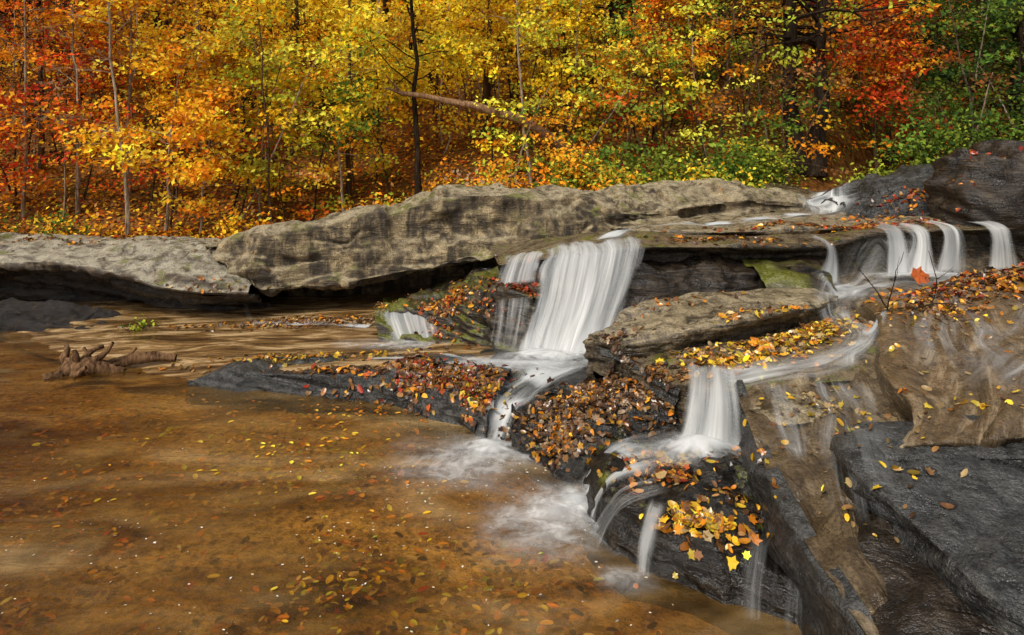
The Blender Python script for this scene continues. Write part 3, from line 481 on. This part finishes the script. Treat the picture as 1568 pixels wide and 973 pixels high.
scatter('fallen_leaves',[
 (-.75,5.45,.8,.24,-.25,2000,'BBRKOBP',.06),(-1.4,5.75,.6,.12,-.1,300,'BBO',.055),(-.3,5.05,.3,.2,-.6,750,'BBROYK',.06),
 (.6,4.55,.6,.27,-.1,2200,'BBOKPKPB',.05),(.35,4.35,.25,.15,-.6,480,'BBKOP',.05),(.75,4.95,.3,.15,0,250,'BKP',.05),
 (2.0,4.95,.85,.26,.25,1000,'YYOTBTPBO',.058),(1.7,4.65,.55,.2,0,380,'YYTOBO',.055),(2.45,5.3,.5,.15,.3,300,'OBY',.058),
 (.82,3.62,.2,.2,.2,420,'BOTRBO',.05),(.95,3.2,.24,.13,-.5,400,'YYOTBBO',.055),(.95,3.85,.4,.12,0,120,'YOT',.045),(1.15,3.4,.2,.3,0,100,'BOYK',.045),
 (4.0,5.4,.9,.32,.1,2000,'BROOBKP',.06),(3.4,5.05,.5,.25,.2,400,'BOTP',.055),(3.0,4.6,.8,.5,0,90,'BOTY',.045),
 (3.9,7.5,1.6,.2,.05,550,'BOR',.06),(2.2,6.8,1.2,.25,.05,240,'BOK',.06),(5,8.4,.8,.3,.3,250,'ROB',.07),
 (-2.6,7.7,1.5,.22,0,1600,'BBOTP',.05),(-.6,6.9,.5,.3,-.5,550,'BBRO',.05),(.1,6.5,.3,.2,-.5,220,'BR',.05),
 (0,9.3,4,.4,.15,100,'BOB',.05),(-6.5,9.5,3,.4,-.05,300,'BO',.06),(-2,6.3,1.4,.22,0,450,'BOYT',.05),(-.6,7.2,.5,.3,0,250,'BO',.05),
 (1.5,5.6,.8,.3,.3,50,'BO',.05),(2.3,3.4,.8,.7,0,70,'BYOT',.045),(1.8,3.9,.4,.5,0,180,'YPTB',.045),(1.6,3.0,.3,.5,0,50,'YTB',.04)])
def flat(name,regs,mat,zr,tpl=(OT,OF),tilt=.15,dim=.7):
    P=[];S=[];C=[]
    for (cx,cy,rx,ry,cnt,pal,s) in regs:
        xy=rng.normal(size=(cnt,2))*np.array([rx,ry])+np.array([cx,cy]); xy=xy[(xy[:,1]>.5)]
        ok=np.array([drop(x,y)[0]<-.03 and _cl(x*.5,y*.5+2)>rng.uniform(-.6,.2) for x,y in xy]); xy=xy[ok]
        P.append(np.column_stack([xy,rng.uniform(zr[0],zr[1],len(xy))])); S.append(s*rng.uniform(.4,1.2,len(xy))); C.append(pick(pal,len(xy),.4)*dim)
    P=np.concatenate(P);S=np.concatenate(S);C=np.concatenate(C)
    v,f,c=leafgeo(P,np.array([0,0,1.])+rng.normal(0,tilt,(len(P),3)),S,C,tpl); mk(name,v,[f],[mat],cols=np.clip(c,0,.9),smooth=False)
flat('sunken_leaves',[(-1.6,4.6,.8,.5,1200,'YOLTBO',.052),(-2.4,3.4,1.2,.6,1700,'OBBTRK',.05),(-.5,3.1,.4,.25,1300,'YLTBBKO',.052),(-3,5,1.4,.6,1000,'OBBT',.05),(-1.2,2.8,.9,.35,1400,'BBKTOK',.05)],L_wet,(-.07,-.012),dim=.8)
flat('floating_leaves',[(-1.5,4.5,.7,.5,110,'YYOO',.042),(-1,5.2,.4,.2,80,'OB',.045),(-.5,3.3,.8,.5,14,'YL',.04)],L_wet,(.003,.006),tilt=.03,dim=.8)
PAL['W']=[(.75,.72,.62),(.6,.5,.3)]
flat('foam_flecks',[(-.3,3.6,.9,.5,420,'W',.014),(-1.8,3.2,1.2,.5,260,'W',.012),(0,4.1,.4,.3,220,'W',.015)],L_wet,(.004,.007),tilt=.02,dim=1)

# ------------------------------------------------------------------ wood
class Acc:
    def __init__(s): s.V=[];s.F=[];s.C=[];s.M=[];s.n=0
    def add(s,V,F,C,m):
        s.V.append(V);s.F.append(F+s.n);s.C.append(C);s.M.append(np.full(len(F),m)); s.n+=len(V)
    def tube(s,pts,rad,m=0,k=6,rough=0):
        pts=np.asarray(pts,float); rad=np.asarray(rad,float); d=np.gradient(pts,axis=0); d/=np.linalg.norm(d,axis=1,keepdims=True)+1e-9
        a=np.where(np.abs(d[:,2:3])<.9,np.array([[0,0,1.]]),np.array([[1.,0,0]])); t=np.cross(d,a); t/=np.linalg.norm(t,axis=1,keepdims=True)+1e-9; b=np.cross(d,t)
        th=np.linspace(0,2*np.pi,k,endpoint=False); rr=rad[:,None]*(1+rough*rng.normal(size=(len(pts),k)))
        V=pts[:,None]+rr[...,None]*(np.cos(th)[None,:,None]*t[:,None]+np.sin(th)[None,:,None]*b[:,None])
        i=np.arange(len(pts)*k).reshape(len(pts),k); j=np.roll(i,-1,1)
        F=np.stack([i[:-1],j[:-1],j[1:],i[1:]],-1).reshape(-1,4)
        s.add(V.reshape(-1,3),F,np.full((len(pts)*k,3),.2),m)
    def make(s,name,mats,smooth=True):
        return mk(name,np.concatenate(s.V),[np.concatenate(s.F)],mats,cols=np.concatenate(s.C),mi=np.concatenate(s.M),smooth=smooth)
def limb(p0,d,L,n=6,wob=.12,upc=.0):
    pts=[np.array(p0,float)]; d=np.array(d,float); d/=np.linalg.norm(d)
    for i in range(n-1):
        d=d+rng.normal(0,wob,3)+np.array([0,0,upc]); d/=np.linalg.norm(d); pts.append(pts[-1]+d*L/(n-1))
    return np.array(pts)
def tree(name,x,y,h,r,pal,nl,z0=.3,spread=1.6,lean=(0,0),bark=B_mid,ls=.088,clump=.16,nlimb=18,var=.25,flatt=.4,forks=1):
    nl=int(nl*1.35)
    A=Acc(); gz=float(ground(np.array([x]),np.array([y]))[0])-.1; cent=[]
    qm=min(.98,(2.2+.29*y-gz)/h)
    for fk in range(forks):
        n_=14; t=np.linspace(0,1,n_)
        tr=np.stack([x+fk*.22+lean[0]*t*h+fk*.5*t+.012*h*np.cumsum(rng.normal(0,.5,n_)),y+lean[1]*t*h+.01*h*np.cumsum(rng.normal(0,.4,n_)),gz+t*h],-1)
        A.tube(tr,r*(1-.8*t)*(1+.5*np.exp(-t*18)),0,8,.07)
        for i in range(nlimb):
            q=rng.uniform(min(z0,qm*.6),qm) if i%6 else rng.uniform(z0,.98); idx=q*(n_-1); p0=tr[int(idx)]*(1-idx%1)+tr[min(n_-1,int(idx)+1)]*(idx%1)
            az=rng.uniform(0,2*math.pi); L=spread*(1.15-.5*q)*rng.uniform(.6,1.2)
            lb=limb(p0,(math.cos(az),math.sin(az),rng.uniform(.0,.6)),L,7,.13); r0=max(.006,r*.35*(1-.6*q))
            A.tube(lb,np.linspace(r0,.003,7),0,5)
            cent+=list(lb[2:])
            for k in range(3):
                j=rng.integers(2,6); sb=limb(lb[j],lb[j]-lb[j-1]+rng.normal(0,.12,3),L*.4,4,.15); A.tube(sb,np.linspace(r0*.4,.002,4),0,4); cent+=list(sb[1:])
    cent=np.array(cent); nc=max(6,nl//30); ci=cent[rng.integers(0,len(cent),nc)]+rng.normal(0,.07,(nc,3))
    cc=pick(pal,nc,var); k=rng.integers(0,nc,nl)
    pos=ci[k]+rng.normal(0,clump,(nl,3))*np.array([1,1,flatt]); col=cc[k]*np.exp(rng.normal(0,.2,(nl,1)))
    mixd=rng.uniform(size=nl)<.25; col[mixd]=pick(pal,mixd.sum(),var)
    nr=np.array([0,-.45,.6])+rng.normal(0,.5,(nl,3))
    v,f,c=leafgeo(pos,nr,ls*rng.uniform(.6,1.25,nl),col); A.add(v,f,np.clip(c,0,.95),1)
    return A.make(name,[bark,L_tree],False)
T_=[
('tall_tree',-6.8,17,11,.15,'YO',1500,.5,2.6,(-.03,0),B_dark),
('oak_tree',5.55,12.5,10,.16,'OLB',1500,.35,2.2,(-.02,0),B_dark),
('maple_tree',-1.7,12.1,7,.055,'YYYL',4200,.25,1.9,(-.02,0),B_dark),
('maple_tree',-3.3,13,7.5,.05,'YYYL',5000,.28,2.0,(.02,0),B_mid),
('maple_tree',-4.9,15,8,.06,'YYO',5500,.2,2.2,(0,0),B_mid),
('maple_tree',-.6,15,9,.07,'YYYO',5500,.25,2.3,(.02,0),B_mid),
('maple_tree',1.2,15,8,.06,'YYOL',4200,.2,2.0,(-.03,0),B_mid),
('red_maple_tree',-10.2,14,7,.06,'ROBOR',4500,.15,2.1,(.03,0),B_mid),
('red_maple_tree',-8.1,12.2,4.5,.035,'ROORP',2600,.25,1.5,(.02,0),B_pale),
('beech_tree',-6.0,11.3,3.4,.03,'YYOO',2800,.2,1.4,(.05,0),B_pale),
('beech_tree',-5.2,10.9,2.2,.02,'OOY',1200,.2,.8,(.05,0),B_pale),
('birch_tree',-6.35,10.7,6.5,.034,'YO',700,.5,1.2,(-.03,0),B_pale),
('birch_tree',-7.6,13,8,.04,'OYB',1800,.35,1.5,(.05,0),B_pale),
('birch_tree',-4.1,11.2,7,.022,'YL',600,.5,1.0,(-.08,0),B_mid),
('birch_tree',.4,12,7,.028,'YL',600,.5,1.0,(-.05,0),B_pale),
('birch_tree',3.9,12.5,7,.028,'OL',700,.5,1.1,(.06,0),B_mid),
('birch_tree',-9.0,12,7,.03,'RO',700,.45,1.1,(.07,0),B_pale),
('sapling_tree',-4.6,12,3.2,.025,'LLY',2200,.25,1.1,(.03,0),B_pale),
('sapling_tree',-3.1,12.1,3.4,.025,'LYG',1500,.35,1.0,(0,0),B_pale),
('sapling_tree',2.2,12,3.2,.025,'LGLO',1600,.3,1.1,(.03,0),B_mid),
('maple_tree',3.0,13.6,4.4,.04,'OORO',3600,.35,1.4,(-.02,0),B_mid),
('maple_tree',4.4,16,8,.06,'OYLB',3600,.2,2.2,(.02,0),B_mid),
('red_maple_tree',7.0,12.6,3.6,.04,'RROB',2800,.35,1.3,(-.02,0),B_mid),
('red_maple_tree',8.4,14.5,5,.05,'ORO',2600,.3,1.6,(0,0),B_mid),
('holly_tree',10.2,13.2,6,.08,'GDD',4500,.05,2.3,(0,0),B_dark),
('holly_tree',9.3,12,3.6,.05,'GDG',3200,.05,1.6,(0,0),B_dark),
('holly_tree',12.4,15,8,.09,'DGD',4500,.05,2.8,(0,0),B_dark),
('hickory_tree',7.4,17,9,.09,'BOGK',3500,.2,2.6,(0,0),B_dark),
('hickory_tree',2.7,18,10,.09,'BOYL',4000,.2,2.6,(.02,0),B_dark),
('hickory_tree',-12.5,17,10,.11,'ORB',4200,.2,2.8,(0,0),B_dark),
('hickory_tree',-9.3,17.5,10,.10,'OYB',3800,.2,2.5,(0,0),B_dark),
('sapling_tree',-9.6,11.6,2.6,.03,'ORRB',1500,.2,1.3,(0,0),B_mid)]
for (nm,x,y,h,r,pal,nl,z0,sp,ln,bk_) in T_:
    tree(nm,x,y,h,r,pal,nl,z0,sp,ln,bk_,forks=2 if nm=='oak_tree' else 1)
def shrub(name,x,y,w,h,pal,nl,ls=.08):
    A=Acc(); gz=float(ground(np.array([x]),np.array([y]))[0]) if nl>100 else drop(x,y)[0]; cent=[]
    for i in range(12):
        a=rng.uniform(0,6.28); lb=limb((x+rng.normal(0,w*.35),y+rng.normal(0,.2 if nl>100 else .04),gz-.02),(math.cos(a)*.6,math.sin(a)*.4,1),h*rng.uniform(.7,1.2),5,.2); A.tube(lb,np.linspace(.012 if nl>100 else .004,.002,5),0,4); cent+=list(lb[1:])
    cent=np.array(cent); k=rng.integers(0,len(cent),nl); cc=pick(pal,len(cent),.25)
    pos=cent[k]+rng.normal(0,.15 if nl>100 else .03,(nl,3)); v,f,c=leafgeo(pos,np.array([0,-.4,.7])+rng.normal(0,.5,(nl,3)),ls*rng.uniform(.6,1.2,nl),cc[k]*np.exp(rng.normal(0,.2,(nl,1)))); A.add(v,f,c,1)
    A.make(name,[B_mid,L_tree],False)
for (x,y,w,h,pal,nl) in [(.9,10.9,1.0,.7,'GLO',1300),(2.2,11.2,1,.8,'GGL',1500),(3.6,11.3,1.1,.8,'GG',1800),(4.6,11.9,.9,.8,'GGL',1500),(7.6,11,1.2,.9,'GGD',2400),(9,11,1.2,1,'GD',2400),(10.6,11.2,1.3,1.1,'GD',2400),(-.6,11.2,1.2,.5,'PLO',900),(-2,10.8,.9,.35,'OBL',500),(1.6,10.6,.8,.3,'GOL',500),(3.2,10.6,.9,.35,'GLY',800),(-4.5,10.6,.8,.35,'OYB',400),(-7.3,10.6,1.2,.35,'OYGB',600),(8.0,12.4,1.2,1.1,'GGR',1600),(-9.4,10.8,1.2,.4,'GOB',700),(6.3,11.6,.5,.4,'GL',500),(-4.35,7.6,.10,.15,'GL',60)]:
    shrub('leafy_shrub',x,y,w,h,pal,nl,.08 if nl>100 else .05)
def zone(x,y,z):
    b=x/y; el=(z-2)/y
    if b<-.6: return 'ROOBBOK'
    if b<-.45: return 'OORYBBO' if el<.12 else 'OYOB'
    if b<-.3: return 'YOOLBR' if el<.08 else 'YYOB'
    if b<.0: return 'YYYYO' if el>.05 else 'YOOLB'
    if b<.14: return 'YYYOL' if el>.08 else 'YOLGB'
    if b<.3: return 'OYLBG' if el>.1 else 'GLOGBR'
    if b<.46: return 'OBLBGK' if el>.1 else 'GLGOB'
    if b<.62: return 'ORBGBK'
    return 'GDDGBK'
A=Acc(); POS=[];COL=[]
for i in range(230):
    y=11.3+rng.uniform()**1.2*9; x=rng.uniform(-.86,.86)*y
    if abs(x-chan(y))<.9 and y<14.5: continue
    b=x/y
    if b<.05 and y<12.6 and rng.uniform()<.6: continue
    gz=float(ground(np.array([x]),np.array([y]))[0]); h=rng.uniform(1.1,3.2)+(y-11)*.25
    if -.35<b<.05 and y<13: h*=.6
    tr=limb((x,y,gz-.1),(rng.normal(0,.2),rng.normal(0,.1),1),h*1.25,7,.1); A.tube(tr,np.linspace(.022,.006,7),int(rng.integers(0,3)),5)
    nc=rng.integers(9,16); q=rng.uniform(.25,1,nc); ci=np.stack([np.interp(q,np.linspace(0,1,7),tr[:,j]) for j in range(3)],-1); off=rng.normal(0,1,(nc,3))*np.array([.5,.5,.12]); 
    for c0,of in zip(ci,off): A.tube(np.array([c0,c0+of*.5+np.array([0,0,.05]),c0+of]),[.007,.004,.002],1,4)
    ci=ci+off; nlv=int(rng.uniform(280,480)); k=rng.integers(0,nc,nlv)
    cc=np.concatenate([pick(zone(*c_),1,.3) for c_ in ci]); POS.append(ci[k]+rng.normal(0,.18,(nlv,3))*np.array([1,1,.35])); COL.append(cc[k]*np.exp(rng.normal(0,.2,(nlv,1))))
POS=np.concatenate(POS);COL=np.concatenate(COL)
v,f,c=leafgeo(POS,np.array([0,-.5,.55])+rng.normal(0,.5,(len(POS),3)),rng.uniform(.05,.105,len(POS)),COL); A.add(v,f,np.clip(c,0,.95),3)
A.make('understory_foliage',[B_dark,B_mid,B_pale,L_tree],False)
A=Acc(); POS=[];COL=[];SZ=[]
for i in range(400):
    y=17+rng.uniform()**1.2*30; x=rng.uniform(-.9,.9)*y+rng.normal(); gz=float(ground(np.array([x]),np.array([y]))[0])
    h=rng.uniform(7,15); r=rng.uniform(.03,.12)*(1 if y<30 else 1.6); tr=limb((x,y,gz-.2),(rng.normal(0,.12),0,1),h,8,.07)
    A.tube(tr,np.linspace(r,r*.3,8),int(rng.choice([0,0,1,2])),5)
    zt=max(gz+1.5,min(gz+h,2.5+.29*y)); nc=rng.integers(12,22); q=rng.uniform(.05,1,nc)*(zt-gz)/h; ci=np.stack([np.interp(q,np.linspace(0,1,8),tr[:,j]) for j in range(3)],-1)+rng.normal(0,1,(nc,3))*np.array([1.2,1.0,.35])
    nlv=int(440 if y<30 else 320); k=rng.integers(0,nc,nlv); cc=np.concatenate([pick(zone(*c_),1,.35) for c_ in ci])*(.8 if y<30 else .6)
    POS.append(ci[k]+rng.normal(0,.38,(nlv,3))*np.array([1,1,.4])); COL.append(cc[k]*np.exp(rng.normal(0,.25,(nlv,1)))); SZ.append(rng.uniform(.10,.17,nlv)*(1 if y<26 else 1.5))
POS=np.concatenate(POS);COL=np.concatenate(COL);SZ=np.concatenate(SZ)
v,f,c=leafgeo(POS,np.array([0,-.6,.5])+rng.normal(0,.5,(len(POS),3)),SZ,COL); A.add(v,f,np.clip(c,0,.95),3)
A.make('distant_forest',[B_dark,B_mid,B_pale,L_far],False)
N_=45000; y=9.9+rng.uniform(size=N_)**1.6*12; x=rng.uniform(-.9,.9,N_)*y; z=ground(x,y)+.02
e=.05; nx=-(ground(x+e,y)-ground(x-e,y))/(2*e); ny=-(ground(x,y+e)-ground(x,y-e))/(2*e)
keep=(np.abs(x-chan(y))>.7); pal=pick('OOBBYR',N_,.3)*.75; gm=(x>3)&(rng.uniform(size=N_)<.5); pal[gm]=pick('GLG',gm.sum())
nr=np.stack([nx,ny,np.ones(N_)],-1)+rng.normal(0,.35,(N_,3))
v,f,c=leafgeo(np.stack([x,y,z+rng.uniform(0,.03,N_)],-1)[keep],nr[keep],rng.uniform(.05,.10,N_)[keep],pal[keep]); mk('leaf_litter',v,[f],[L_far],cols=np.clip(c,0,.9),smooth=False)
# log fallen against the maple, its butt end resting on the bank
A=Acc(); A.tube([(-2.25,11.85,3.36),(-2.0,11.85,3.27),(-1.6,11.87,3.22),(-1.15,11.9,3.12),(-.7,11.93,3.05),(-.3,11.96,2.93),(.1,12.0,2.82),(.6,12.1,2.55),(1.1,12.25,2.2),(1.6,12.35,1.75)],[.02,.045,.05,.06,.07,.08,.09,.09,.10,.11],0,10,.07)
A.tube(limb((-2.0,11.85,3.27),(-.5,-.3,.5),.45,4,.1),np.linspace(.025,.008,4),0,6); A.tube(limb((-.9,11.9,3.08),(-.3,-.3,.7),.5,5,.1),np.linspace(.025,.006,5),0,6); A.make('fallen_log',[B_log])
A=Acc()
A.tube([(-4.28,6.2,-.02),(-4.2,6.2,.05),(-4.05,6.22,.06),(-3.9,6.28,.03),(-3.75,6.3,-.02)],[.05,.09,.10,.07,.04],0,12,.2)
A.tube([(-3.95,6.32,.03),(-3.7,6.38,.09),(-3.5,6.42,.10),(-3.32,6.45,.08)],[.05,.055,.05,.035],0,10,.15)
for (p,d,L,r,r2) in [((-4.22,6.2,.05),(-.35,-.1,1),.24,.045,.022),((-4.12,6.18,.08),(.1,0,1),.16,.04,.025),((-4.05,6.2,.08),(.8,0,.85),.34,.035,.014),((-3.95,6.25,.06),(-.3,.1,1),.24,.03,.012),((-4.25,6.15,.0),(-.9,-.4,.1),.14,.05,.03),((-4.1,6.12,.02),(.7,-.6,.1),.2,.04,.02),((-3.85,6.3,.05),(.9,.1,.55),.25,.025,.01),((-4.15,6.2,.06),(.5,.1,.6),.3,.03,.02)]:
    A.tube(limb(p,d,L,5,.22),np.linspace(r,r2,5),0,8,.2)
A.make('driftwood_stump',[B_drift])
A=Acc()
for (p,d,L) in [((2.9,5.0,.85),(-.55,0,.75),.55),((3.2,5.0,.9),(.5,0,.8),.45),((3.0,4.9,.9),(.9,.1,.35),.6),((2.9,5.05,.85),(.2,0,.9),.5)]:
    l=limb(p,d,L,7,.12); A.tube(l,np.linspace(.006,.002,7),0,5); A.tube(limb(l[3],d+rng.normal(0,.5,3),L*.4,4,.15),np.linspace(.003,.001,4),0,4)
v,f,c=leafgeo(np.array([(3.05,4.9,1.16),(3.1,4.93,1.14)]),np.array([(.3,-1,.4),(-.4,-.8,.6)]),np.array([.15,.12]),np.array([(.42,.09,.015),(.3,.07,.015)]),(MT,MF),.6)
A.make('bare_twig',[B_dark])
mk('maple_leaf',v,[f],[L_wet],cols=c,smooth=False)

# ------------------------------------------------------------------ light, sky, camera
w=bpy.data.worlds.new('World'); sc.world=w; w.use_nodes=True; nt=w.node_tree; bg=nt.nodes['Background']
sky=nt.nodes.new('ShaderNodeTexSky'); sky.sky_type='NISHITA'; sky.sun_disc=False
EL=R(48); AZ=R(215)
sky.sun_elevation=EL; sky.sun_rotation=AZ; sky.dust_density=4
hs=nt.nodes.new('ShaderNodeHueSaturation'); hs.inputs['Saturation'].default_value=.4
nt.links.new(sky.outputs[0],hs.inputs['Color']); nt.links.new(hs.outputs[0],bg.inputs[0]); bg.inputs[1].default_value=.125
sd_=Vector((math.sin(AZ)*math.cos(EL),math.cos(AZ)*math.cos(EL),math.sin(EL)))
sl=bpy.data.lights.new('sun','SUN'); sl.energy=3.2; sl.angle=R(14); sl.color=(1,.93,.82); so=bpy.data.objects.new('sun',sl); sc.collection.objects.link(so)
so.rotation_euler=sd_.to_track_quat('Z','Y').to_euler()
cd=bpy.data.cameras.new('camera'); co=bpy.data.objects.new('camera',cd); sc.collection.objects.link(co)
co.location=(0,0,2); co.rotation_euler=(R(90),0,0); cd.sensor_width=36; cd.lens=22.96; cd.shift_y=-.1508; cd.clip_end=500; cd.clip_start=.05
sc.camera=co
sc.view_settings.view_transform='Standard'; sc.view_settings.look='None'; sc.view_settings.exposure=0
print('verts',sum(len(o_.data.vertices) for o_ in sc.objects if o_.type=='MESH'))
